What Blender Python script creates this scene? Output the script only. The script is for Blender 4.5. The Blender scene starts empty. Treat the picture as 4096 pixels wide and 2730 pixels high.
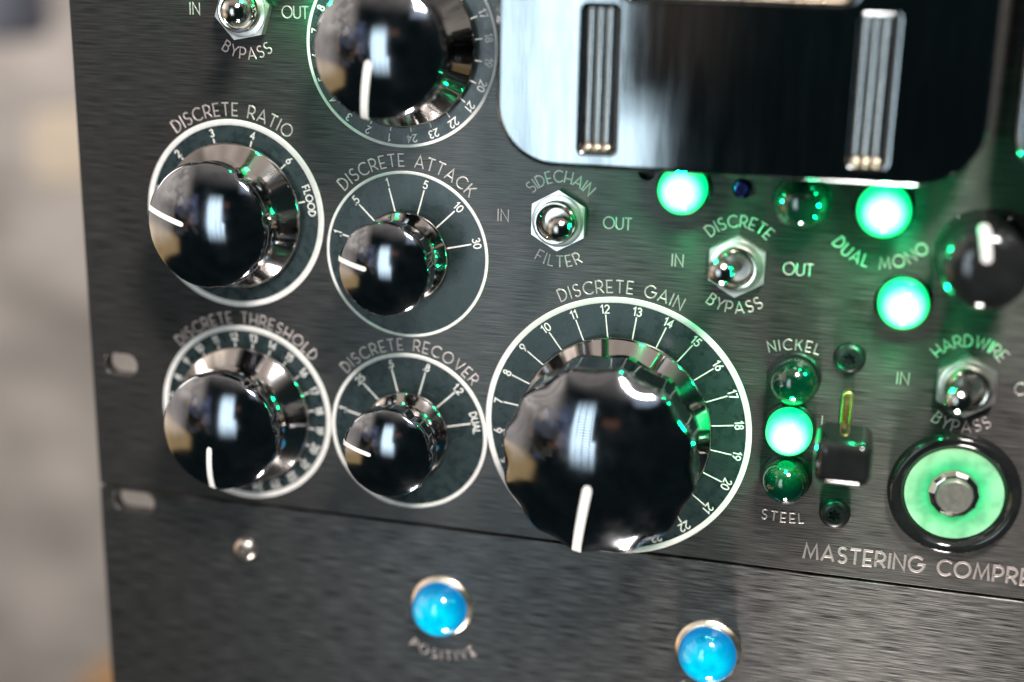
import bpy, bmesh, math, random
from mathutils import Vector, Matrix
random.seed(7)
S = bpy.context.scene
PI = math.pi
MM = 0.001

# ------------------------------------------------------------------ camera
# the panel stands in the plane y = 0, x to the right, z up, the viewer at -y (sizes in mm below)
cam_d = bpy.data.cameras.new("camera")
cam_o = bpy.data.objects.new("camera", cam_d)
S.collection.objects.link(cam_o)
Rr = (0.96995, 0.024, -0.24213); Rd = (0.08909, -0.96105, 0.26162); Rf = (-0.22642, -0.27532, -0.93431)
def w3(v): return Vector((v[0], -v[2], v[1]))
right, down, fwd = w3(Rr), w3(Rd), w3(Rf)
m = Matrix((right, -down, -fwd)).transposed().to_4x4()
m.translation = Vector((206.84, -337.32, 155.48)) * MM
cam_o.matrix_world = m
cam_d.sensor_width = 36; cam_d.lens = 47.82
cam_d.clip_start = 0.01; cam_d.clip_end = 50
cam_d.dof.use_dof = True; cam_d.dof.focus_distance = 0.354; cam_d.dof.aperture_fstop = 3.1
S.camera = cam_o

# ------------------------------------------------------------------ world: a dim studio room as soft patches of light
W = bpy.data.worlds.new("World"); S.world = W; W.use_nodes = True
nt = W.node_tree; N = nt.nodes; L = nt.links
N.clear()
out = N.new("ShaderNodeOutputWorld"); bg = N.new("ShaderNodeBackground"); L.new(bg.outputs[0], out.inputs[0])
tc = N.new("ShaderNodeTexCoord"); sp = N.new("ShaderNodeSeparateXYZ"); L.new(tc.outputs["Generated"], sp.inputs[0])
wn = N.new("ShaderNodeTexNoise"); wn.inputs["Scale"].default_value = 3.0; wn.inputs["Detail"].default_value = 3
L.new(tc.outputs["Generated"], wn.inputs["Vector"])
def mth(op, a, b=None, c=None):
    n = N.new("ShaderNodeMath"); n.operation = op
    for i, v in enumerate((a, b, c)):
        if v is None: continue
        if isinstance(v, (int, float)): n.inputs[i].default_value = v
        else: L.new(v, n.inputs[i])
    return n.outputs[0]
def ramp(v, a, b):
    n = N.new("ShaderNodeMapRange"); n.interpolation_type = 'SMOOTHSTEP'
    L.new(v, n.inputs[0]); n.inputs[1].default_value = a; n.inputs[2].default_value = b
    n.inputs[3].default_value = 0; n.inputs[4].default_value = 1
    return n.outputs[0]
X_, Y_, Z_ = sp.outputs
front = ramp(Y_, 0.15, -0.15)
def patch(x0, x1, z0, z1, s=0.03, f=True):
    a = mth('MULTIPLY', ramp(X_, x0 - s, x0 + s), ramp(X_, x1 + s, x1 - s))
    b = mth('MULTIPLY', ramp(Z_, z0 - s, z0 + s), ramp(Z_, z1 + s, z1 - s))
    c = mth('MULTIPLY', a, b)
    return mth('MULTIPLY', c, front) if f else c
acc = None
def add(mask, col, k):
    global acc
    v = N.new("ShaderNodeVectorMath"); v.operation = 'SCALE'
    v.inputs[0].default_value = col; L.new(mth('MULTIPLY', mask, k), v.inputs[3])
    if acc is None: acc = v.outputs[0]; return
    s = N.new("ShaderNodeVectorMath"); s.operation = 'ADD'; L.new(acc, s.inputs[0]); L.new(v.outputs[0], s.inputs[1]); acc = s.outputs[0]
vo = N.new("ShaderNodeTexVoronoi"); vo.distance = 'CHEBYCHEV'; vo.inputs["Scale"].default_value = 9.0; vo.inputs["Randomness"].default_value = 0.9
L.new(tc.outputs["Generated"], vo.inputs["Vector"]); vs = N.new("ShaderNodeSeparateColor"); L.new(vo.outputs["Color"], vs.inputs[0])
cell_a = ramp(vs.outputs[0], 0.35, 0.75); cell_b = ramp(vs.outputs[1], 0.55, 0.9); cell_c = ramp(vs.outputs[2], 0.8, 0.95)
nz = mth('ADD', mth('MULTIPLY', wn.outputs[0], 1.4), 0.3)
add(mth('MULTIPLY', nz, 1.0), (0.014, 0.024, 0.026), 1.0)                                   # dim room
add(mth('MULTIPLY', ramp(Z_, 0.50, 0.85), nz), (0.86, 0.74, 0.66), 0.8)                    # warm ceiling
add(mth('MULTIPLY', mth('MULTIPLY', ramp(X_, -0.78, -0.93), nz), ramp(Z_, -0.45, -0.25)), (0.84, 0.73, 0.64), 1.5)   # warm wall at the left
add(mth('MULTIPLY', ramp(X_, -0.70, -0.78), mth('MULTIPLY', ramp(mth('ADD', Z_, mth('MULTIPLY', X_, 0.6)), -0.72, -0.82), ramp(Z_, -0.55, -0.50))), (0.85, 0.56, 0.25), 1.3)
wall_l = patch(-0.97, -0.60, 0.16, 0.74, 0.10)
add(mth('MULTIPLY', wall_l, mth('ADD', mth('MULTIPLY', nz, 0.75), mth('MULTIPLY', cell_a, 0.5))), (1.0, 0.86, 0.74), 1.35)       # lit wall high on the left
shelf = patch(-0.84, -0.42, -0.28, 0.30, 0.03)
add(mth('MULTIPLY', shelf, cell_a), (0.42, 0.36, 0.31), 0.35)                               # shelves with things on them
add(mth('MULTIPLY', shelf, cell_b), (0.30, 0.38, 0.66), 0.50)
add(mth('MULTIPLY', shelf, cell_c), (0.90, 0.48, 0.16), 0.45)
add(patch(-0.54, -0.43, 0.02, 0.38, 0.03), (0.34, 0.38, 0.60), 0.55)
add(patch(-0.66, -0.56, 0.10, 0.17, 0.02), (0.3, 0.34, 0.55), 0.5)
add(patch(-0.66, -0.57, -0.14, -0.07, 0.02), (0.8, 0.4, 0.15), 0.3)
add(patch(-0.06, 0.14, 0.22, 0.32, 0.05), (0.62, 0.28, 0.18), 0.5)
add(patch(-0.16, -0.10, -0.08, 0.1, 0.04), (0.30, 0.20, 0.15), 0.45)
add(patch(0.30, 0.55, 0.50, 0.80, 0.06), (0.72, 0.85, 1.0), 1.3)
L.new(acc, bg.inputs[0]); bg.inputs[1].default_value = 1.0

# ------------------------------------------------------------------ lamps
def area(name, loc, target, size, power, col):
    d = bpy.data.lights.new(name, 'AREA'); d.size = size; d.energy = power; d.color = col
    o = bpy.data.objects.new(name, d); S.collection.objects.link(o); o.location = loc
    o.rotation_euler = (Vector(target) - Vector(loc)).to_track_quat('-Z', 'Y').to_euler()
    return o
area("overhead_lamp", (0.385, -0.42, 0.62), (0.2, 0, 0.05), 0.15, 10.0, (1.0, 0.94, 0.88))
area("low_sheen_fill", (0.255, -0.11, -0.60), (0.22, 0, -0.03), 0.10, 6.0, (1.0, 0.92, 0.86))  # added light from below, raises the sheen on the lower right panel
area("backdrop_fill", (-0.9, 0.25, 0.5), (-0.35, 0.9, 0.0), 0.5, 6.0, (1.0, 0.92, 0.86))  # added fill that brightens the wall behind the panel
# tall light bank with louvres facing the panel from behind the camera; its soft stripes show in the caps and the meter case
ld = bpy.data.lights.new("louvred_light", 'AREA'); ld.shape = 'RECTANGLE'; ld.size = 0.20; ld.size_y = 0.56; ld.energy = 3.5; ld.color = (0.74, 0.91, 1.0)
lo = bpy.data.objects.new("louvred_light", ld); S.collection.objects.link(lo); lo.location = (0.000, -0.55, 0.10); lo.rotation_euler = (math.radians(90), 0, 0)
ld.use_nodes = True; lt = ld.node_tree; em = [n for n in lt.nodes if n.type == 'EMISSION'][0]
ge = lt.nodes.new("ShaderNodeNewGeometry"); se = lt.nodes.new("ShaderNodeSeparateXYZ"); lt.links.new(ge.outputs["Parametric"], se.inputs[0])
def lm(op, a, b=None):
    n = lt.nodes.new("ShaderNodeMath"); n.operation = op
    for i_, v_ in enumerate((a, b)):
        if v_ is None: continue
        if isinstance(v_, (int, float)): n.inputs[i_].default_value = v_
        else: lt.links.new(v_, n.inputs[i_])
    return n.outputs[0]
def lr(v_, a, b):
    n = lt.nodes.new("ShaderNodeMapRange"); n.interpolation_type = 'SMOOTHSTEP'; lt.links.new(v_, n.inputs[0]); n.inputs[1].default_value = a; n.inputs[2].default_value = b; return n.outputs[0]
LU, LV = se.outputs[0], se.outputs[1]
edge = lm('MULTIPLY', lm('MULTIPLY', lr(LU, -0.04, 0.16), lr(LU, 1.0, 0.86)), lm('MULTIPLY', lr(LV, 0.0, 0.42), lr(LV, 1.0, 0.70)))
louv = lm('ADD', lm('MULTIPLY', lm('SINE', lm('MULTIPLY', LV, 190.0)), 0.36), 0.64)
cols = lm('ADD', lm('MULTIPLY', lr(lm('ABSOLUTE', lm('SUBTRACT', lm('FRACT', lm('MULTIPLY', LU, 4.0)), 0.5)), 0.47, 0.40), 0.8), 0.2)
arm = lm('SUBTRACT', 1.0, lm('MULTIPLY', lr(LU, 0.78, 0.84), lr(LV, 0.40, 0.46)))
lt.links.new(lm('MULTIPLY', lm('MULTIPLY', edge, louv), lm('MULTIPLY', cols, arm)), em.inputs["Strength"])
S.view_settings.view_transform = 'Standard'; S.view_settings.look = 'None'
S.view_settings.exposure = 0; S.view_settings.gamma = 1
S.render.engine = 'CYCLES'; S.cycles.use_denoising = True
S.cycles.sample_clamp_indirect = 6; S.cycles.caustics_reflective = False; S.cycles.caustics_refractive = False

# ------------------------------------------------------------------ materials
def mat(name, base=(0.5,)*3, rough=0.4, metal=0.0, coat=0.0, emit=None, estr=0.0, trans=0.0, spec=0.5):
    M = bpy.data.materials.new(name); M.use_nodes = True
    b = M.node_tree.nodes["Principled BSDF"]
    b.inputs["Base Color"].default_value = (*base, 1); b.inputs["Roughness"].default_value = rough
    b.inputs["Metallic"].default_value = metal; b.inputs["Coat Weight"].default_value = coat
    b.inputs["Coat Roughness"].default_value = 0.03; b.inputs["Transmission Weight"].default_value = trans
    b.inputs["Specular IOR Level"].default_value = spec
    if emit: b.inputs["Emission Color"].default_value = (*emit, 1); b.inputs["Emission Strength"].default_value = estr
    return M
def grain(M, scale, c0, c1, r0=None, r1=None, bump=0.0, dist=0.0001, detail=4, coord="Object", lo=0.3, hi=0.7):
    t = M.node_tree; b = t.nodes["Principled BSDF"]
    tcn = t.nodes.new("ShaderNodeTexCoord"); mp = t.nodes.new("ShaderNodeMapping"); no = t.nodes.new("ShaderNodeTexNoise")
    t.links.new(tcn.outputs[coord], mp.inputs[0]); mp.inputs["Scale"].default_value = scale
    t.links.new(mp.outputs[0], no.inputs["Vector"]); no.inputs["Scale"].default_value = 1.0; no.inputs["Detail"].default_value = detail
    r = t.nodes.new("ShaderNodeMapRange"); t.links.new(no.outputs[0], r.inputs[0]); r.inputs[1].default_value = lo; r.inputs[2].default_value = hi
    mx = t.nodes.new("ShaderNodeMix"); mx.data_type = 'RGBA'; t.links.new(r.outputs[0], mx.inputs[0])
    mx.inputs[6].default_value = (*c0, 1); mx.inputs[7].default_value = (*c1, 1); t.links.new(mx.outputs[2], b.inputs["Base Color"])
    if r0 is not None:
        rr = t.nodes.new("ShaderNodeMapRange"); t.links.new(no.outputs[0], rr.inputs[0]); rr.inputs[1].default_value = lo; rr.inputs[2].default_value = hi
        rr.inputs[3].default_value = r0; rr.inputs[4].default_value = r1; t.links.new(rr.outputs[0], b.inputs["Roughness"])
    if bump:
        bp = t.nodes.new("ShaderNodeBump"); bp.inputs["Strength"].default_value = bump; bp.inputs["Distance"].default_value = dist
        t.links.new(no.outputs[0], bp.inputs["Height"]); t.links.new(bp.outputs[0], b.inputs["Normal"])
    return M
m_panel = grain(mat("black brushed aluminium", metal=0.62, spec=0.5), (105, 60, 4300), (0.022, 0.022, 0.021), (0.108, 0.105, 0.101), 0.28, 0.38, bump=0.4, dist=0.00012, detail=5)
_b = m_panel.node_tree.nodes["Principled BSDF"]; _b.inputs["Anisotropic"].default_value = 0.9
_t = m_panel.node_tree.nodes.new("ShaderNodeCombineXYZ"); _t.inputs[2].default_value = 1.0; m_panel.node_tree.links.new(_t.outputs[0], _b.inputs["Tangent"])
m_dial = grain(mat("dark slate dial enamel", rough=0.3, metal=0.0), (350, 350, 350), (0.012, 0.022, 0.024), (0.022, 0.034, 0.036), 0.22, 0.36, bump=0.12, dist=0.0002)
m_white = grain(mat("white dial paint", rough=0.5), (700, 700, 700), (0.74, 0.71, 0.68), (0.84, 0.82, 0.79))
m_mark = grain(mat("engraved lettering", rough=0.5, metal=0.8), (900, 200, 3000), (0.48, 0.41, 0.39), (0.72, 0.63, 0.61))
m_knob = grain(mat("black chrome knob cap", rough=0.06, metal=1.0), (160, 160, 160), (0.16, 0.17, 0.19), (0.22, 0.23, 0.25), 0.06, 0.15, detail=8)
m_skirt = grain(mat("black chrome knob skirt", rough=0.1, metal=1.0), (60, 60, 60), (0.42, 0.40, 0.39), (0.42, 0.40, 0.39), 0.06, 0.10)
m_nut = grain(mat("satin nickel nut", rough=0.3, metal=1.0), (300, 300, 300), (0.78, 0.75, 0.70), (0.90, 0.87, 0.82), 0.28, 0.38)
m_line = mat("white inlay line", (0.88, 0.86, 0.84), 0.4)
m_chrome = grain(mat("nickel plating", rough=0.12, metal=1.0), (300, 300, 300), (0.66, 0.63, 0.56), (0.80, 0.77, 0.70), 0.08, 0.18)
m_brass = grain(mat("brass", rough=0.2, metal=1.0), (300, 300, 900), (0.72, 0.50, 0.16), (0.86, 0.66, 0.28), 0.3, 0.42)
m_bezel = grain(mat("warm nickel bezel", rough=0.3, metal=1.0), (400, 400, 400), (0.66, 0.55, 0.42), (0.80, 0.70, 0.58), 0.25, 0.4)
m_black = grain(mat("black gloss plastic", rough=0.08, coat=0.0, spec=0.45), (200, 200, 200), (0.008, 0.009, 0.009), (0.014, 0.015, 0.015))
m_satin = grain(mat("black satin plastic", rough=0.4), (300, 300, 300), (0.012, 0.012, 0.012), (0.022, 0.022, 0.022))
m_screw = grain(mat("blackened screw steel", rough=0.35, metal=0.6), (800, 800, 800), (0.014, 0.016, 0.016), (0.03, 0.034, 0.034))
m_hous = grain(mat("black lacquered meter case", metal=1.0), (500, 30, 60), (0.165, 0.18, 0.19), (0.225, 0.24, 0.25), 0.04, 0.08, bump=0.03, dist=0.00025, detail=3)
m_glass = mat("dark meter glass", (0.006, 0.01, 0.009), 0.04, coat=1.0)
m_rod = grain(mat("satin steel rod", metal=1.0, rough=0.25), (900, 900, 60), (0.42, 0.45, 0.46), (0.60, 0.63, 0.64), 0.18, 0.3)
m_jewel = mat("dark green glass jewel", (0.0, 0.045, 0.022), 0.04, coat=1.0, trans=0.45)
m_jewel_dark = mat("smoked green glass jewel", (0.002, 0.022, 0.012), 0.05, coat=1.0)
m_hole = mat("dark hole", (0.004, 0.005, 0.005), 0.7)
m_chassis = grain(mat("dark chassis steel", rough=0.6, metal=0.3), (40, 40, 40), (0.03, 0.03, 0.03), (0.05, 0.05, 0.05))
m_tip = grain(mat("polished dark nickel", rough=0.07, metal=1.0), (200, 200, 200), (0.34, 0.33, 0.30), (0.42, 0.40, 0.37))
m_cap = grain(mat("dull grey button cap", rough=0.45, metal=0.5), (600, 600, 600), (0.17, 0.165, 0.15), (0.26, 0.25, 0.22))
def lit(name, core, rim, k_core, k_rim, r_mm, base=(0.02, 0.2, 0.1)):
    """glowing lens: hottest over the bulb on the lamp's own axis, greener towards its rim"""
    M = mat(name, base, 0.08, coat=0.6); t = M.node_tree; b = t.nodes["Principled BSDF"]
    tcn = t.nodes.new("ShaderNodeTexCoord"); s = t.nodes.new("ShaderNodeSeparateXYZ"); t.links.new(tcn.outputs["Object"], s.inputs[0])
    cx = t.nodes.new("ShaderNodeCombineXYZ"); t.links.new(s.outputs[0], cx.inputs[0]); t.links.new(s.outputs[2], cx.inputs[2])
    ln = t.nodes.new("ShaderNodeVectorMath"); ln.operation = 'LENGTH'; t.links.new(cx.outputs[0], ln.inputs[0])
    r = t.nodes.new("ShaderNodeMapRange"); r.interpolation_type = 'SMOOTHSTEP'; t.links.new(ln.outputs[1], r.inputs[0])
    r.inputs[1].default_value = r_mm[0] * MM; r.inputs[2].default_value = r_mm[1] * MM
    mx = t.nodes.new("ShaderNodeMix"); mx.data_type = 'RGBA'; t.links.new(r.outputs[0], mx.inputs[0])
    mx.inputs[6].default_value = (*[c * k_core for c in core], 1); mx.inputs[7].default_value = (*[c * k_rim for c in rim], 1)
    t.links.new(mx.outputs[2], b.inputs["Emission Color"]); b.inputs["Emission Strength"].default_value = 1.0
    return M
m_green = lit("lit green lens", (0.42, 1.0, 0.70), (0.0, 1.0, 0.22), 4.6, 2.2, (0.8, 5.8))
m_blue = lit("lit blue lens", (0.0, 0.72, 1.0), (0.0, 0.24, 0.60), 1.05, 0.85, (3.5, 8.4), (0.0, 0.02, 0.06))
def mottle(M, scale, amount):
    t = M.node_tree; b = t.nodes["Principled BSDF"]; src = b.inputs["Emission Color"].links[0].from_socket
    tcn = t.nodes.new("ShaderNodeTexCoord"); no = t.nodes.new("ShaderNodeTexNoise"); no.inputs["Scale"].default_value = scale; no.inputs["Detail"].default_value = 2
    t.links.new(tcn.outputs["Object"], no.inputs["Vector"])
    r = t.nodes.new("ShaderNodeMapRange"); t.links.new(no.outputs[0], r.inputs[0]); r.inputs[1].default_value = .3; r.inputs[2].default_value = .7
    r.inputs[3].default_value = 1 - amount; r.inputs[4].default_value = 1 + amount * .6
    t.links.new(r.outputs[0], b.inputs["Emission Strength"]); return M
m_disc = lit("lit green button ring", (0.03, 0.85, 0.25), (0.50, 1.0, 0.52), 0.75, 0.85, (5.5, 11.5))

# ------------------------------------------------------------------ mesh helpers (local mm: a right, b up, h out of the panel)
def P(a, b, h): return Vector((a, -h, b)) * MM
def link(name, bm, material, parent=None, smooth=True, angle=35, flat=False):
    bmesh.ops.remove_doubles(bm, verts=bm.verts, dist=1e-7)
    bmesh.ops.recalc_face_normals(bm, faces=bm.faces)
    me = bpy.data.meshes.new(name); bm.to_mesh(me); bm.free()
    me.materials.append(material)
    if smooth:
        me.shade_smooth(); me.set_sharp_from_angle(angle=math.radians(angle))
        if flat:
            for p_ in me.polygons:
                if abs(p_.normal.y) > 0.9995: p_.use_smooth = False
    o = bpy.data.objects.new(name, me); S.collection.objects.link(o)
    if parent: o.parent = parent
    return o
def thing(name, x, z, label, cat, group=None, h=0.0):
    o = bpy.data.objects.new(name, None); S.collection.objects.link(o); o.empty_display_size = 0.005
    o.location = P(x, z, h); o['label'] = label; o['category'] = cat
    if group: o['group'] = group
    return o
def lathe(prof, seg=96, mod=None, bm=None, cx=0, cz=0, axis=None):
    """prof: (r, h); mod(theta, r, h) -> r ; axis: matrix to tilt"""
    bm = bm or bmesh.new(); rings = []
    for r, h in prof:
        if r < 1e-6: rings.append([bm.verts.new(P(cx, cz, h))]); continue
        rg = []
        for i in range(seg):
            t = 2 * PI * i / seg; q = mod(t, r, h) if mod else r
            rg.append(bm.verts.new(P(cx + q * math.sin(t), cz + q * math.cos(t), h)))
        rings.append(rg)
    for A, B in zip(rings, rings[1:]):
        if len(A) == 1 and len(B) == 1: continue
        for i in range(seg):
            j = (i + 1) % seg
            if len(A) == 1: bm.faces.new((A[0], B[i], B[j]))
            elif len(B) == 1: bm.faces.new((A[i], A[j], B[0]))
            else: bm.faces.new((A[i], A[j], B[j], B[i]))
    if axis is not None: bmesh.ops.transform(bm, matrix=axis, verts=bm.verts)
    return bm
def prism(pts, h0, h1, bev=0.0, bm=None, segs=3, holes=()):
    own = bm is None; b2 = bmesh.new()
    edges = []
    for loop in [pts, *holes]:
        vs = [b2.verts.new(P(a, b, h0)) for a, b in loop]
        for i in range(len(vs)): edges.append(b2.edges.new((vs[i], vs[(i + 1) % len(vs)])))
    if holes: bmesh.ops.triangle_fill(b2, use_beauty=True, use_dissolve=False, edges=edges, normal=(0, -1, 0))
    else: b2.faces.new(b2.verts)
    r = bmesh.ops.extrude_face_region(b2, geom=list(b2.faces))
    top = [v for v in r['geom'] if isinstance(v, bmesh.types.BMVert)]
    bmesh.ops.translate(b2, verts=top, vec=P(0, 0, h1 - h0))
    if bev:
        tp = set(top); es = [e for e in b2.edges if e.verts[0] in tp and e.verts[1] in tp and len(e.link_faces) == 2 and abs(e.calc_face_angle(0)) > 0.5]
        bmesh.ops.bevel(b2, geom=es, offset=bev * MM, segments=segs, profile=0.5, affect='EDGES')
    if own: return b2
    me = bpy.data.meshes.new("t"); b2.to_mesh(me); b2.free(); bm.from_mesh(me); bpy.data.meshes.remove(me); return bm
def rrect(x0, x1, z0, z1, r, n=10):
    pts = []
    for cx, cz, a in ((x1 - r, z1 - r, 0), (x0 + r, z1 - r, 90), (x0 + r, z0 + r, 180), (x1 - r, z0 + r, 270)):
        for k in range(n + 1):
            t = math.radians(a + 90 * k / n); pts.append((cx + r * math.cos(t), cz + r * math.sin(t)))
    return pts
def circ(cx, cz, r, n=40, a0=0): return [(cx + r * math.cos(a0 + 2 * PI * i / n), cz + r * math.sin(a0 + 2 * PI * i / n)) for i in range(n)]

# ------------------------------------------------------------------ stroke lettering
def arc(cx, cy, rx, ry, a0, a1, n=None):
    n = n or max(4, int(abs(a1 - a0) / 18))
    return [(cx + rx * math.cos(math.radians(a0 + (a1 - a0) * i / n)), cy + ry * math.sin(math.radians(a0 + (a1 - a0) * i / n))) for i in range(n + 1)]
G = {
 'A': (.72, [[(0, 0), (.36, 1), (.72, 0)], [(.12, .28), (.60, .28)]]),
 'B': (.52, [[(0, 0), (0, 1), (.26, 1)] + arc(.26, .79, .22, .21, 90, -90) + [(.0, .58)], [(.26, .58)] + arc(.28, .29, .24, .29, 90, -90) + [(0, 0)]]),
 'C': (.74, [arc(.46, .5, .46, .5, 48, 312)]),
 'D': (.64, [[(0, 0), (0, 1), (.16, 1)] + arc(.16, .5, .48, .5, 90, -90) + [(0, 0)]]),
 'E': (.46, [[(.46, 1), (0, 1), (0, 0), (.46, 0)], [(0, .42), (.40, .42)]]),
 'F': (.46, [[(.46, 1), (0, 1), (0, 0)], [(0, .45), (.38, .45)]]),
 'G': (.86, [arc(.46, .5, .46, .5, 48, 360) + [(.56, .5)]]),
 'H': (.62, [[(0, 0), (0, 1)], [(.62, 0), (.62, 1)], [(0, .38), (.62, .38)]]),
 'I': (.02, [[(.01, 0), (.01, 1)]]),
 'K': (.56, [[(0, 0), (0, 1)], [(.54, 1), (.02, .40)], [(.20, .60), (.58, 0)]]),
 'L': (.42, [[(0, 1), (0, 0), (.44, 0)]]),
 'M': (.86, [[(0, 0), (.12, 1), (.43, .12), (.74, 1), (.86, 0)]]),
 'N': (.64, [[(0, 0), (0, 1), (.64, 0), (.64, 1)]]),
 'O': (.92, [arc(.46, .5, .46, .5, 90, 450)]),
 'P': (.54, [[(0, 0), (0, 1), (.24, 1)] + arc(.24, .69, .30, .31, 90, -90) + [(0, .38)]]),
 'R': (.56, [[(0, 0), (0, 1), (.24, 1)] + arc(.24, .70, .30, .30, 90, -90) + [(0, .40)], [(.26, .40), (.56, 0)]]),
 'S': (.52, [arc(.27, .75, .23, .25, 40, 270) + arc(.27, .25, .25, .25, 90, -140)[1:]]),
 'T': (.56, [[(0, 1), (.56, 1)], [(.28, 1), (.28, 0)]]),
 'U': (.60, [[(0, 1), (0, .30)] + arc(.30, .30, .30, .30, 180, 360) + [(.60, 1)]]),
 'V': (.68, [[(0, 1), (.34, 0), (.68, 1)]]),
 'W': (1.0, [[(0, 1), (.26, 0), (.5, .9), (.74, 0), (1.0, 1)]]),
 'Y': (.60, [[(0, 1), (.30, .45), (.60, 1)], [(.30, .45), (.30, 0)]]),
 '0': (.56, [arc(.28, .5, .28, .5, 90, 450)]),
 '1': (.26, [[(.0, .80), (.20, 1), (.20, 0)]]),
 '2': (.54, [arc(.27, .72, .25, .28, 165, -35) + [(0, 0), (.54, 0)]]),
 '3': (.50, [arc(.24, .76, .22, .24, 150, -90) , arc(.24, .27, .26, .27, 90, -150)]),
 '4': (.56, [[(.42, 0), (.42, 1), (0, .28), (.56, .28)]]),
 '5': (.50, [[(.46, 1), (.10, 1), (.04, .56)] + arc(.23, .31, .27, .31, 110, -150)]),
 '6': (.54, [[(.40, 1), (.08, .48)] + arc(.27, .29, .26, .29, 140, -210)]),
 '7': (.50, [[(0, 1), (.50, 1), (.16, 0)]]),
 '8': (.50, [arc(.25, .76, .20, .24, 90, 450), arc(.25, .27, .25, .27, 90, 450)]),
 '9': (.54, [[(.14, 0), (.46, .52)] + arc(.27, .71, .26, .29, -40, 320)]),
 '.': (.06, [[(0, 0), (.06, 0)]]),
 ' ': (.36, []),
}
def strip(bm, pts, w, h, t=0.05):
    """raised stroke along pts (mm), half width w"""
    n = len(pts); closed = n > 3 and math.dist(pts[0], pts[-1]) < 1e-4
    if closed: pts = pts[:-1]; n -= 1
    rows = []
    for i in range(n):
        p = pts[i]
        a = pts[(i - 1) % n] if (i > 0 or closed) else None
        b = pts[(i + 1) % n] if (i < n - 1 or closed) else None
        def nrm(u, v):
            dx, dz = v[0] - u[0], v[1] - u[1]; l = math.hypot(dx, dz) or 1; return (-dz / l, dx / l)
        n1 = nrm(a, p) if a else nrm(p, b); n2 = nrm(p, b) if b else n1
        mx, mz = n1[0] + n2[0], n1[1] + n2[1]; l = math.hypot(mx, mz) or 1; mx, mz = mx / l, mz / l
        k = w / max(0.45, mx * n1[0] + mz * n1[1])
        q = p
        if not closed and i in (0, n - 1):      # square the ends out by half a stroke
            d = 0.5 * w * (1 if i else -1); q = (p[0] + n1[1] * d, p[1] - n1[0] * d)
        rows.append([bm.verts.new(P(q[0] + mx * k * s, q[1] + mz * k * s, h + hh)) for s, hh in ((1, 0), (.6, t), (-.6, t), (-1, 0))])
    m_ = n if closed else n - 1
    for i in range(m_):
        A, B = rows[i], rows[(i + 1) % n]
        for c in range(3): bm.faces.new((A[c], A[c + 1], B[c + 1], B[c]))
    if not closed:
        bm.faces.new(rows[0]); bm.faces.new(list(reversed(rows[-1])))
def advance(txt, gap):
    x = 0; pos = []
    for ch in txt:
        pos.append(x); x += G[ch][0] + gap
    return pos, x - gap
def text_on(bm, txt, height, w, place, gap=0.22, width=None, h=0.02, double=False):
    """place(u, v) -> (a, b); u along the line from its middle, v up, in mm"""
    pos, tot = advance(txt, gap)
    if width is not None and len(txt) > 1:
        gap += (width / height - tot) / (len(txt) - 1); pos, tot = advance(txt, gap)
    kk = 0
    for ch, x0 in zip(txt, pos):
        gw = G[ch][0]
        for st in G[ch][1]:
            f = place((x0 + gw / 2 - tot / 2) * height)          # one rigid frame per glyph
            pts = [f((x - gw / 2) * height, y * height) for x, y in st]
            strip(bm, pts, w, h + 0.004 * (kk % 5), 0.05); kk += 1
def straight(cx, cz, rot=0.0):
    c, s = math.cos(rot), math.sin(rot)
    def pl(u0):
        return lambda x, y: (cx + (u0 + x) * c - y * s, cz + (u0 + x) * s + y * c)
    return pl
def on_arc(cx, cz, r, mid_deg, inner=False):
    """text round a circle; mid_deg clockwise from up. inner=True: letters stand towards the centre (reads along the bottom)"""
    def pl(u0):
        if not inner:
            t = math.radians(mid_deg) + u0 / r
            ox, oz, ux, uz = math.sin(t), math.cos(t), math.cos(t), -math.sin(t)
            return lambda x, y: (cx + ox * (r + y) + ux * x, cz + oz * (r + y) + uz * x)
        t = math.radians(mid_deg) - u0 / r
        ox, oz, ux, uz = math.sin(t), math.cos(t), -math.cos(t), math.sin(t)
        return lambda x, y: (cx + ox * (r - y) + ux * x, cz + oz * (r - y) + uz * x)
    return pl
def lettering(parent, txt, height, w, place, origin, **kw):
    bm = bmesh.new(); ox, oz = origin
    text_on(bm, txt, height, w, place, **kw)
    bmesh.ops.translate(bm, verts=bm.verts, vec=-P(ox, oz, 0))
    o = link("lettering", bm, kw.get('mat', None) or m_mark, parent, smooth=False)
    return o

# ------------------------------------------------------------------ setting
bm = bmesh.new()
v = [bm.verts.new(c) for c in ((-3, 1.25, -1.6), (1.2, 1.25, -1.6), (1.2, 1.25, 2.0), (-3, 1.25, 2.0))]; bm.faces.new(v)
m_wall = grain(mat("mottled grey plaster", rough=0.9), (7, 7, 16), (0.42, 0.39, 0.365), (0.72, 0.665, 0.63), detail=2, lo=0.35, hi=0.65)
for n_ in m_wall.node_tree.nodes:
    if n_.type == 'MAPPING': n_.inputs["Rotation"].default_value = (0, math.radians(35), 0)
wall = link("wall", bm, m_wall, smooth=False); wall['kind'] = 'structure'
def bgbox(name, x, z, h, sx, sz, sh, m_, label, cat):
    b = prism(rrect(-sx / 2, sx / 2, -sz / 2, sz / 2, min(sx, sz) * .18), 0, sh, bev=min(sx, sz) * .08)
    o = link(name, b, m_); o.location = P(x, z, h); o['label'] = label; o['category'] = cat
bgbox("cardboard_box", -352, 2, -640, 90, 55, 60, grain(mat("tan cardboard", rough=0.8), (9, 9, 9), (0.44, 0.37, 0.29), (0.52, 0.45, 0.36)), "tan box far out of focus behind the panel, beside its upper left edge", "box")
bgbox("wooden_box", -350, -482, -640, 90, 50, 60, grain(mat("orange brown wood", rough=0.7), (8, 8, 40), (0.36, 0.20, 0.08), (0.46, 0.27, 0.12)), "orange brown box out of focus beside the panel's lower left corner", "box")
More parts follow.
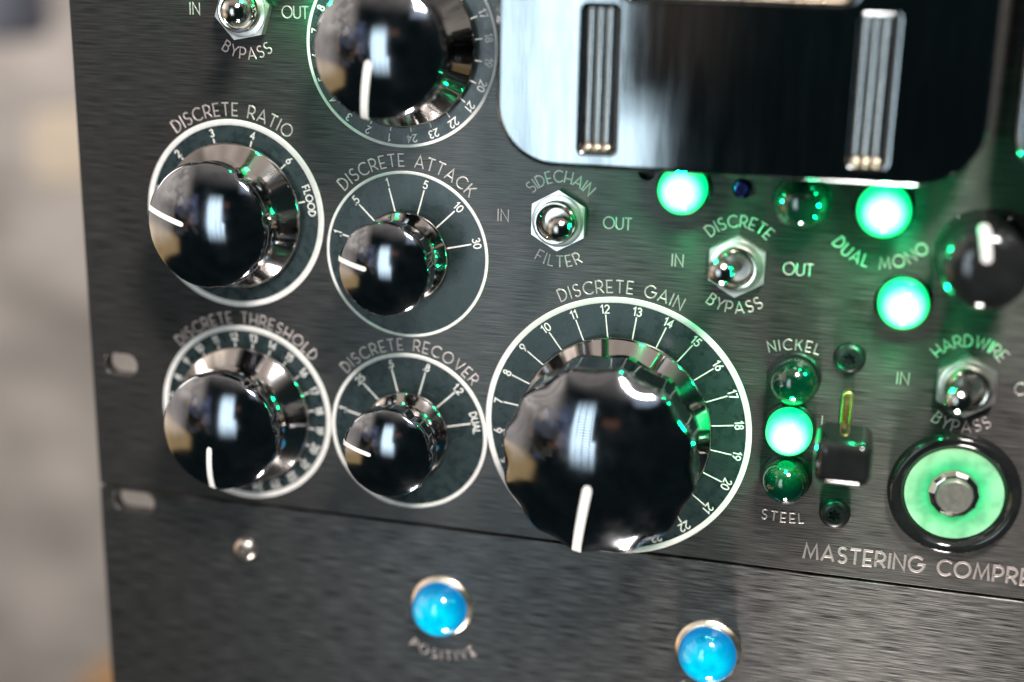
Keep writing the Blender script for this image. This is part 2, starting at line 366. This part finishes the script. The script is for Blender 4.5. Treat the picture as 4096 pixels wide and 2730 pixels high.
bgbox("padded_bag", -452, 108, -660, 60, 60, 50, grain(mat("dark slate cloth", rough=0.9), (20, 20, 20), (0.07, 0.075, 0.10), (0.13, 0.14, 0.18)), "dark blue grey bag out of focus in the top left corner", "bag")

# ------------------------------------------------------------------ front panels
TG = [(51.5, 139.0), (136.9, 89.7), (182.7, 81.3), (240.4, 55.7)]
def panel(name, z0, z1, holes, label):
    t = thing(name, 0, 0, label, "panel")
    b = prism(rrect(0, 482.6, z0, z1, 0.5, 3), -4.0, 0.0, bev=0.12, segs=1, holes=holes)
    link("plate", b, m_panel, t, smooth=False)
    return t
slot_u = rrect(4.2, 14.4, 35.0, 41.6, 3.1, 8)
up = panel("front_panel", 0.45, 177.0, [slot_u, circ(158.7, 103.2, 2.1, 24)], "black brushed aluminium upper front panel carrying the knobs, dials and engraved words")
m_panel_up = m_panel
m_panel = grain(mat("black brushed aluminium, coarser", metal=0.80, spec=0.4), (115, 60, 3600), (0.004, 0.004, 0.004), (0.185, 0.180, 0.176), 0.26, 0.44, bump=0.8, dist=0.00012, detail=5)
_b = m_panel.node_tree.nodes["Principled BSDF"]; _b.inputs["Anisotropic"].default_value = 0.9
_t = m_panel.node_tree.nodes.new("ShaderNodeCombineXYZ"); _t.inputs[2].default_value = 1.0; m_panel.node_tree.links.new(_t.outputs[0], _b.inputs["Tangent"])
lo_ = panel("front_panel", -132.0, -0.45, [rrect(4.4, 17.6, -7.3, -0.9, 3.0, 8)], "black brushed lower rack panel with blue lamps, below the seam")
c = thing("rack_chassis", 240, 0, "dark steel chassis behind the two front panels", "chassis")
b = prism(rrect(30, 452, -128, 174, 2, 3), -260, -4.05, bm=None); bmesh.ops.translate(b, verts=b.verts, vec=-P(240, 0, 0))
link("case", b, m_chassis, c, smooth=False)

O0 = (0, 0)
H = 3.0
for (x, z), wds in zip(TG, (("", "BYPASS"), ("SIDECHAIN", "FILTER"), ("DISCRETE", "BYPASS"), ("HARDWIRE", "BYPASS"))):
    dx0, dx1 = (14.3, 14.0) if x < 60 else (15.0, 15.0)
    lettering(up, "IN", H, .17, straight(x - 15.0 if x > 60 else 36.9, z - 1.5), O0, gap=.26)
    lettering(up, "OUT", H, .17, straight(x + 15.0 if x > 60 else 65.2, z - 1.5), O0, gap=.16)
    if wds[0]:
        ang = {"SIDECHAIN": 97, "DISCRETE": 91, "HARDWIRE": 98}[wds[0]]
        lettering(up, wds[0], 2.9, .17, on_arc(x, z, 9.6, -1), O0, width=math.radians(ang) * 9.6)
    ang = 60 if wds[1] == "FILTER" else 70
    lettering(up, wds[1], 2.9, .17, on_arc(x, z, 12.5, 180, True), O0, width=math.radians(ang) * 12.5)
lettering(up, "NICKEL", 2.7, .17, on_arc(199, 40.1, 20.4, -2), O0, width=12.2)
lettering(up, "STEEL", 2.6, .20, on_arc(199, 53.0, 39.2, 180, True), O0, width=11.0)
lettering(up, "I", 2.2, .18, straight(206.8, 41.6), O0)
lettering(up, "DUAL MONO", 2.9, .17, on_arc(216.9, 97.8, 14.8, 180, True), O0, width=math.radians(102) * 14.8)
RING = {'gain': (154.0, 34.9, 35.6), 'attack': (95.7, 77.15, 22.5), 'recover': (96.4, 27.5, 22.43), 'threshold': (48.1, 27.85, 25.6), 'ratio': (46.6, 84.7, 25.8), 'top': (94.1, 131.4, 25.7)}
for key, txt, hh, gapr, ang, mid in (('gain', "DISCRETE GAIN", 3.2, 1.1, 50, -0.8), ('attack', "DISCRETE ATTACK", 3.2, 1.2, 92, -0.8), ('recover', "DISCRETE RECOVER", 3.1, .9, 99, 0),
                           ('threshold', "DISCRETE THRESHOLD", 3.1, .7, 96, 1.0), ('ratio', "DISCRETE RATIO", 3.3, 1.0, 74, -0.5)):
    x, z, r = RING[key]
    lettering(up, txt, hh, .18, on_arc(x, z, r + gapr, mid), O0, width=math.radians(ang) * (r + gapr))
lettering(up, "MASTERING COMPRESSOR", 4.1, .34, straight(240.6, 4.35), O0, width=70.6)
lettering(lo_, "POSITIVE", 2.7, .2, on_arc(106.9, -24.2, 16.8, 180, True), O0, width=math.radians(72) * 16.8)
lettering(lo_, "ACTIVE", 2.9, .3, on_arc(182.8, -26.4, 15.3, 180, True), O0, width=math.radians(72) * 15.3)

# ------------------------------------------------------------------ dials
def dial(key, ringw, marks, t0, t1, nr, nh, tw, label):
    x, z, r = RING[key]
    t = thing("dial_plate", x, z, label, "dial", "round dials behind the knobs")
    link("disc", lathe([(0, -.2), (r - ringw * .5, -.2), (r - ringw * .5, .35), (0, .35)], 160), m_dial, t)
    link("rim", lathe([(r - ringw, .0), (r - ringw, .42), (r - ringw + .12, .5), (r - .15, .5), (r, .38), (r, 0)], 160), m_white, t)
    nb = bmesh.new(); tb = bmesh.new(); k = 0
    for deg, s in marks:
        a = math.radians(deg)
        strip(tb, [((t0) * math.sin(a), t0 * math.cos(a)), (t1 * math.sin(a), t1 * math.cos(a))], tw, .36, .05)
        if s: text_on(nb, s, nh, .17 if nh < 2.2 else .2, on_arc(0, 0, nr - nh / 2, deg), gap=.2, h=.36)
    link("tick_marks", tb, m_white, t, smooth=False); link("numerals", nb, m_white, t, smooth=False)
n24 = lambda a, b: [((n - 12.5) * 15, str(n)) for n in range(a, b)]
dial('gain', 1.5, n24(1, 25), 24.5, 30.9, 32.4, 2.1, .17, "large round dial numbered to 24, ringed in white, under the words DISCRETE GAIN")
s5 = lambda names: [(-76.5 + 30.6 * i, n) for i, n in enumerate(names)]
dial('attack', .75, s5([".1", ".5", "1", "5", "10", "30"]), 10.5, 18.3, 19.9, 2.0, .20, "thin ringed dial marked 5, 10 and 30 under the words DISCRETE ATTACK")
dial('recover', 1.0, s5([".1", ".25", ".5", ".8", "1.2", "DUAL"]), 10.5, 18.2, 19.7, 1.9, .20, "ringed dial marked .5, .8, 1.2 and DUAL under the words DISCRETE RECOVER")
dial('threshold', 1.4, n24(1, 25), 17.8, 20.6, 22.4, 2.0, .20, "crowded ringed dial with two digit numbers under the words DISCRETE THRESHOLD")
dial('ratio', 1.5, [(-76.5 + 30.6 * i, n) for i, n in enumerate(["1.5", "2", "3", "4", "6", "FLOOD"])], 18.4, 21.0, 22.6, 1.9, .20, "thick ringed dial marked 2, 3, 4, 6 and FLOOD under the words DISCRETE RATIO")
dial('top', .8, n24(1, 25), 19.5, 21.6, 23.4, 1.9, .17, "pale ringed dial cut by the top edge of the photo, left of the meter")

# ------------------------------------------------------------------ knobs
def knob(key, Rs, hs, Rn, Rc, hr, dome, ang, r0, lw, flutes, amp, wide, label):
    x, z, _ = RING[key]
    t = thing("control_knob", x, z, label, "knob", "domed black chrome knobs", h=0.4)
    rs = 3.2 if wide else (2.4 if Rc > 14 else 1.9)
    def mod(th, r, h):
        if h < 10.8 or h > hr + rs * (1.3 if wide else .7): return r
        f = min(1, (h - 10.8) / 1.5) * min(1, max(0, (hr + rs * (1.3 if wide else .7) - h) / (rs * .6)))
        if wide: return r + amp * f * (math.cos(flutes * (th - math.radians(ang))) * .5 - .5)
        d = abs(((th - math.radians(ang)) * flutes / (2 * PI)) % 1 - .5) * 2 * PI / flutes * Rc   # mm from a scoop's middle
        return r - amp * f * math.exp(-(d / 1.25) ** 2)
    skirt = [(Rn * .6, 1.2), (Rs - .5, 1.2), (Rs - .1, 1.4), (Rs, 1.9), (Rs - .2, 2.5), (Rs - .6, 2.9), (Rs - .6 - (Rs - Rn) * .5, 2.9 + (Rs - Rn) * .5), (Rn, 2.9 + (Rs - Rn) * 1.0), (Rn - .3, 4.5 + (Rs - Rn) * 1.0), (Rn - .4, 13.0)]
    link("skirt", lathe(skirt, 160), m_skirt, t, angle=50)
    prof = [(Rn - 1, 9.6), (Rn - .1, 10.2), (Rc - 1.6, 11.4), (Rc - .5, 12.2)]
    for k in range(5): prof.append((Rc - .5 + .5 * k / 4, 12.2 + (hr - 12.2) * k / 4))
    Re = Rc - rs
    for _ in range(6):
        a_end = 2 * math.atan(dome / Re); Re = Rc - rs + rs * math.sin(a_end)
    Rsph = (Re ** 2 + dome ** 2) / (2 * dome)
    top_h = lambda rr: hr + rs * math.cos(a_end) + dome - (Rsph - math.sqrt(max(0, Rsph ** 2 - rr ** 2)))
    for k in range(1, 7):
        a = (PI / 2 - a_end) * k / 6
        prof.append((Rc - rs + rs * math.cos(a), hr + rs * math.sin(a)))
    for k in range(14, 0, -1): prof.append((Re * k / 15, top_h(Re * k / 15)))
    prof.append((0, top_h(0)))
    cap = link("cap", lathe(prof, 240, mod), m_knob, t, angle=60)
    bm = bmesh.new(); a = math.radians(ang); rows = []
    path = []
    n = 26
    for i in range(n + 1):
        rr = r0 + (Re - r0) * i / n; path.append((rr, top_h(rr)))
    for k in range(6, -1, -1):
        q = (PI / 2 - a_end) * k / 6
        if k < 6: path.append((Rc - rs + rs * math.cos(q), hr + rs * math.sin(q)))
    path.append((Rc, hr - 1.5))
    for i, (rr, hh) in enumerate(path):
        s = min(1, .45 + .55 * math.sqrt(min(1, max(0, (rr - r0) / (lw * .5))))); w = lw / 2 * s
        # offset outwards, normal of the profile
        p0, p1 = path[max(0, i - 1)], path[min(len(path) - 1, i + 1)]
        tx, th_ = p1[0] - p0[0], p1[1] - p0[1]; l = math.hypot(tx, th_) or 1; nx, nh_ = -th_ / l, tx / l
        if nh_ < 0 and nx < 0: nx, nh_ = -nx, -nh_
        row = []
        for u, o in ((-w, -.25), (-w * .9, .14), (w * .9, .14), (w, -.25)):
            R_ = rr + nx * o
            row.append(bm.verts.new(P(R_ * math.sin(a) + u * math.cos(a), R_ * math.cos(a) - u * math.sin(a), hh + nh_ * o)))
        rows.append(row)
    for A, B in zip(rows, rows[1:]):
        for cidx in range(3): bm.faces.new((A[cidx], A[cidx + 1], B[cidx + 1], B[cidx]))
    bm.faces.new(rows[0]); bm.faces.new(list(reversed(rows[-1])))
    link("pointer_line", bm, m_line, cap, smooth=False)
knob('gain', 25.6, 3, 17.6, 24.7, 25.6, 7.0, 190, 3.0, 2.5, 12, 1.0, True, "largest knob, lobed, its white line pointing down, on the DISCRETE GAIN dial")
knob('attack', 12.3, 3, 8.9, 12.4, 17.3, 3.4, -80, 3.4, 1.25, 8, 1.0, False, "small domed knob with its white line pointing left, on the DISCRETE ATTACK dial")
knob('recover', 12.2, 3, 8.8, 12.4, 16.9, 3.4, -81, 3.2, 1.2, 8, .9, False, "small domed knob with its white line pointing left, on the DISCRETE RECOVER dial")
knob('ratio', 20.0, 3, 13.6, 16.9, 15.9, 4.7, -76, 4.0, 1.5, 8, 1.2, False, "domed knob with its white line pointing left, on the DISCRETE RATIO dial")
knob('threshold', 20.0, 3, 13.6, 16.8, 15.9, 4.7, 188.5, 2.5, 1.6, 8, 1.2, False, "domed knob with its white line pointing down, on the DISCRETE THRESHOLD dial")
knob('top', 20.4, 3, 13.8, 17.0, 16.3, 4.7, 192, 2.0, 2.1, 8, 1.2, False, "domed knob cut by the top edge of the photo, its white line pointing down")

# ------------------------------------------------------------------ toggle switches
def toggle(x, z, tip, hexrot, label):
    t = thing("toggle_switch", x, z, label, "switch", "bat handle toggle switches")
    R = 7.9
    b = prism(circ(0, 0, R, 6, math.radians(hexrot)), 0.1, 2.6); 
    link("nut", b, m_nut, t, smooth=False)
    link("washer", lathe([(4.6, 2.55), (6.75, 2.62), (6.6, 3.0), (5.9, 3.15), (4.6, 3.15)], 72), m_nut, t)
    link("bushing", lathe([(5.45, 2.9), (5.45, 5.6), (5.2, 5.95), (4.3, 5.95), (3.9, 5.6), (3.4, 3.2), (3.2, 1.4), (0, 1.2)], 72), m_chrome, t, angle=50)
    L_ = math.sqrt(tip[0] ** 2 + tip[1] ** 2 + tip[2] ** 2)
    d = P(tip[0], tip[1], tip[2]).normalized()
    q = Vector((0, -1, 0)).rotation_difference(d).to_matrix().to_4x4()
    l = L_
    prof = [(0, 0), (1.5, 0), (1.6, 2), (2.1, l * .45), (2.9, l * .68), (3.35, l * .80)]
    for k in range(0, 10): prof.append((3.45 * math.cos(k * PI / 18), l - 3.0 + 3.0 * math.sin(k * PI / 18)))
    prof.append((0, l))
    bb = lathe(prof, 56); bmesh.ops.transform(bb, matrix=Matrix.Translation(P(0, 0, 1.6)) @ q, verts=bb.verts)
    link("lever", bb, m_tip, t, angle=60)
toggle(*TG[0], (5.6, .6, 17.5), 12, "toggle switch cut by the top edge of the photo, above a word BYPASS")
toggle(*TG[1], (4.0, .8, 17.0), 90, "toggle switch between the words SIDECHAIN and FILTER")
toggle(*TG[2], (-3.2, 1.8, 17.5), 90, "toggle switch between the words DISCRETE and BYPASS, lever tipped to the left")
toggle(*TG[3], (-3.6, .8, 17.5), 92, "toggle switch between the words HARDWIRE and BYPASS, above the green lit button")

# ------------------------------------------------------------------ lamps on the panel
def dome_prof(r, hb, hd, n=12): return [(r * math.cos(k * PI / 2 / n), hb + hd * math.sin(k * PI / 2 / n)) for k in range(n)] + [(0, hb + hd)]
def jewel(x, z, m_, label, r=5.8, hb=4.5, hd=5.6, base=m_screw):
    t = thing("indicator_lamp", x, z, label, "lamp", "domed green indicator lamps")
    link("bezel", lathe([(r - .3, 0), (r + .9, 0.05), (r + .9, .8), (r + .4, 1.3), (r - .3, 1.3)], 64), base, t)
    link("lens", lathe([(0, .2), (r - .1, .2), (r, 1.2)] + dome_prof(r, hb, hd), 72), m_, t, angle=60)
def glow(x, z, k=1.0):  # added point light in front of a lens, strengthens its green spill
    d = bpy.data.lights.new("lens_spill_fill", 'POINT'); d.energy = 0.052 * k; d.color = (0.0, 1.0, 0.32); d.shadow_soft_size = 0.0013
    o = bpy.data.objects.new("lens_spill_fill", d); S.collection.objects.link(o); o.location = P(x, z, 12.5)
for g_ in ((198.9, 39.9, .7), (168.3, 99.9), (216.7, 98.0), (223.4, 75.6), (62.3, 151.5, .8)): glow(*g_)
jewel(198.9, 39.9, m_green, "glowing green lamp between two unlit jewels, left of the black lever")
jewel(199.0, 53.5, m_jewel, "unlit green jewel just below the word NICKEL")
jewel(199.0, 26.7, m_jewel, "unlit green jewel just above the word STEEL")
jewel(168.3, 99.9, m_green, "glowing green lamp under the meter case, above and left of the word DISCRETE", r=6.0)
jewel(216.7, 98.0, m_green, "glowing green lamp above the words DUAL MONO", r=6.3)
jewel(223.4, 75.6, m_green, "glowing green lamp below the words DUAL MONO", r=6.0)
jewel(197.2, 98.6, m_jewel_dark, "almost black unlit jewel between two glowing lamps under the meter case", r=6.4, base=m_black)
jewel(62.3, 151.5, m_green, "glowing green lamp above the word OUT, beyond the photo's top edge")
def bluelamp(x, z, label):
    t = thing("pilot_lamp", x, z, label, "lamp", "blue pilot lamps on the lower panel")
    link("bezel", lathe([(7.4, 0), (9.0, 0), (9.0, .5), (8.2, 1.3), (7.6, 1.5), (7.4, 1.2)], 80), m_bezel, t)
    link("lens", lathe([(0, .3), (7.5, .3), (7.75, 1.3)] + dome_prof(7.9, 2.6, 7.0), 80), m_blue, t, angle=60)
bluelamp(106.6, -23.8, "left blue domed pilot lamp with brass coloured bezel, below the small knobs")
bluelamp(182.3, -26.2, "right blue domed pilot lamp at the photo's bottom edge")

# ------------------------------------------------------------------ lit push button
t = thing("push_button", 240.6, 27.0, "round push button with glowing pale green ring and black bezel, above the word COMPRESSOR", "button")
link("bezel", lathe([(11.9, .2), (12.3, 1.0), (13.4, 2.5), (14.6, 3.1), (15.5, 2.6), (16.1, 1.2), (16.2, 0)], 120), m_black, t, angle=60)
link("lit_ring", lathe([(4.4, .9), (4.9, .5), (8, .25), (12.0, .9)], 120), m_disc, t, angle=60)
mottle(m_disc, 190, .4); mottle(m_blue, 330, .22)
link("collar", lathe([(6.6, .55), (6.1, 1.3), (5.2, 1.9), (4.8, 2.0), (4.5, 1.2)], 12), m_chrome, t, smooth=False)
link("button_cap", lathe([(5.4, .5), (5.0, 1.4), (4.35, 2.4), (4.3, 3.2), (4.05, 3.4), (0, 3.45)], 64), m_cap, t)

# ------------------------------------------------------------------ lever switch
t = thing("lever_switch", 212.6, 38.7, "lever switch with thick black handle over a brass slot, between the two black screws", "switch")
link("slot_plate", prism(rrect(-1.45, 1.45, -12.4, 12.6, 1.4, 8), 0.02, 1.4, bev=.5, holes=[rrect(-.75, .75, -11.5, 11.6, .7, 6)]), m_brass, t, smooth=False)
link("slot", prism(rrect(-.7, .7, -11.4, 11.5, .65, 6), 0.01, .12), m_brass, t, smooth=False)
link("stem", lathe([(0, 0), (1.0, 0), (1.0, 9), (0, 9)], 24), m_brass, t)
link("handle", prism(rrect(-6.8, 6.8, -5.6, 6.0, 3.0, 10), 7.0, 21.5, bev=3.0, segs=8), m_satin, t, angle=40, flat=True)
o = [q for q in t.children if q.name.startswith("handle")][0]
o.data.materials[0] = m_black

# ------------------------------------------------------------------ screws
def star(r0, r1, n=6, k=60):
    return [((r0 + (r1 - r0) * (.5 + .5 * math.cos(n * 2 * PI * i / k))) * math.sin(2 * PI * i / k), (r0 + (r1 - r0) * (.5 + .5 * math.cos(n * 2 * PI * i / k))) * math.cos(2 * PI * i / k)) for i in range(k)]
def screw(x, z, r, m_, label, h=2.0):
    t = thing("panel_screw", x, z, label, "screw", "small round headed panel screws")
    b = lathe([(1.9 * r / 3.9, h * .98), (2.2 * r / 3.9, h), (r * .8, h * .82), (r * .97, h * .45), (r, 0.02)], 60)
    link("head", b, m_, t, angle=60)
    b = prism(circ(0, 0, 1.95 * r / 3.9, 60), h * .5, h * .97, holes=[star(1.0 * r / 3.9, 1.6 * r / 3.9)])
    link("drive_socket", b, m_, t, smooth=False)
    link("socket_floor", prism(circ(0, 0, 1.9 * r / 3.9, 24), h * .3, h * .45), m_, t, smooth=False)
screw(212.1, 59.9, 4.0, m_screw, "black star socket screw above the brass slot")
screw(212.1, 17.9, 4.0, m_screw, "black star socket screw below the black lever handle")
screw(182.6, 100.6, 2.5, mat("blued screw steel", (0.02, 0.025, 0.10), 0.2, 1.0), "tiny black screw with a blue sheen coloured in, under the meter case's bottom edge", h=1.2)  # blue reflection on the black steel is put into its base colour
screw(46.6, -14.3, 3.4, grain(mat("bright screw steel", metal=1.0, rough=0.3), (600, 600, 600), (0.55, 0.48, 0.42), (0.70, 0.62, 0.55)), "bright silver screw on the lower panel, left of the blue lamps", h=2.2)

# ------------------------------------------------------------------ meter cases
def meter(x0, x1, z0, z1, label, detailed=True):
    cx = (x0 + x1) / 2
    t = thing("meter_case", cx, z0, label, "meter", "two black meter cases side by side")
    sh = lambda pts: [(a - cx, b - z0) for a, b in pts]
    t.rotation_euler = (0, math.radians(-0.35), 0)
    zt = z0 + 38.0
    g1 = rrect(144.6, 151.8, z0 + 4.6, zt - 1.0, 1.0, 6) if detailed else rrect(x0 + 21.6, x0 + 28.8, z0 + 4.6, zt - 1.0, 1.0, 6)
    off = x0 - 123.2
    g1 = rrect(144.7 + off, 152.3 + off, z0 + 4.4, z0 + 38, .8, 6)
    g2 = rrect(207.4 + off, 215.2 + off, z0 + 4.4, z0 + 38, .8, 6)
    gw = rrect(153.6 + off, 206.2 + off, z0 + 40.6, z1 - 20, 3, 8)
    b = prism(sh(rrect(x0, x1, z0, z1, 15, 20)), 0.3, 15.0, bev=1.3, segs=5, holes=[sh(g1), sh(g2), sh(gw)])
    link("case", b, m_hous, t, angle=40, flat=True)
    b = prism(sh(rrect(150 + off, 209 + off, z0 + 39, z1 - 19, 2, 4)), 9.0, 11.0); link("glass", b, m_glass, t, smooth=False)
    b = prism(sh(rrect(153.8 + off, 206.0 + off, z0 + 40.8, z1 - 20.2, 3, 8)), 11.0, 15.9, bev=.5, holes=[sh(rrect(155.3 + off, 204.5 + off, z0 + 42.6, z1 - 22, 3, 8))])
    link("window_bezel", b, m_bezel, t, angle=40)
    for gx in (145.2, 207.9):
        b = prism(sh(rrect(gx - .6 + off, gx + 7.1 + off, z0 + 4.2, z0 + 38.2, .5, 2)), 11.4, 12.4); link("groove_floor", b, m_satin, t, smooth=False)
        for k in range(3):
            xx = gx + 1.05 + k * 2.3 + off - cx
            bb = bmesh.new(); seg = 20; rows = []
            prof = [(0, 5.4), (.7, 5.5), (1.02, 6.2), (1.06, 7)] + [(1.06, 38)]
            for r_, zz in prof:
                rows.append([bb.verts.new(P(xx + r_ * math.cos(2 * PI * i / seg), zz, 13.6 + r_ * math.sin(2 * PI * i / seg))) for i in range(seg)] if r_ else [bb.verts.new(P(xx, zz, 13.6))])
            for A, B in zip(rows, rows[1:]):
                for i in range(seg):
                    j = (i + 1) % seg
                    if len(A) == 1: bb.faces.new((A[0], B[i], B[j]))
                    else: bb.faces.new((A[i], A[j], B[j], B[i]))
            rod = link("trim_rod", bb, m_rod, t, angle=50)
            bb = lathe([(1.15, -.6), (1.15, .2)] + dome_prof(1.15, .3, .9, 8), 24)
            bmesh.ops.translate(bb, verts=bb.verts, vec=P(xx, 5.0, 14.3)); link("rod_end", bb, m_bezel, rod, angle=60)
meter(123.2, 237.2, 105.5, 230, "black lacquered meter case with rounded corners and upright trim rods, right of the top dial")
meter(243.2, 357.2, 105.5, 230, "second meter case, only its left edge showing at the photo's right side")

# ------------------------------------------------------------------ selector knob under the gap between the meters
t = thing("selector_knob", 240.0, 88.5, "glossy black knob with a thick white line, below the gap between the meter cases", "knob")
link("skirt", lathe([(6, .4), (10.8, .4), (11.0, 1.4), (10.0, 2.4), (8.8, 5), (8.6, 8)], 96), m_black, t, angle=50)
cap = link("cap", lathe([(8.5, 6), (9.7, 8), (10.1, 14), (9.9, 17)] + dome_prof(9.7, 17.4, 4.6), 120, lambda th, r, h: r - (.45 * (1 - abs(math.cos(6 * th))) if 8 < h < 17.2 else 0)), m_black, t, angle=60)
b = prism(rrect(-1.2, 1.2, 2.2, 10.6, 1.1, 6), 18.3, 22.0, bev=.4)
bmesh.ops.rotate(b, cent=(0, 0, 0), matrix=Matrix.Rotation(math.radians(-10), 3, 'Y'), verts=b.verts)
link("pointer_line", b, m_line, cap)
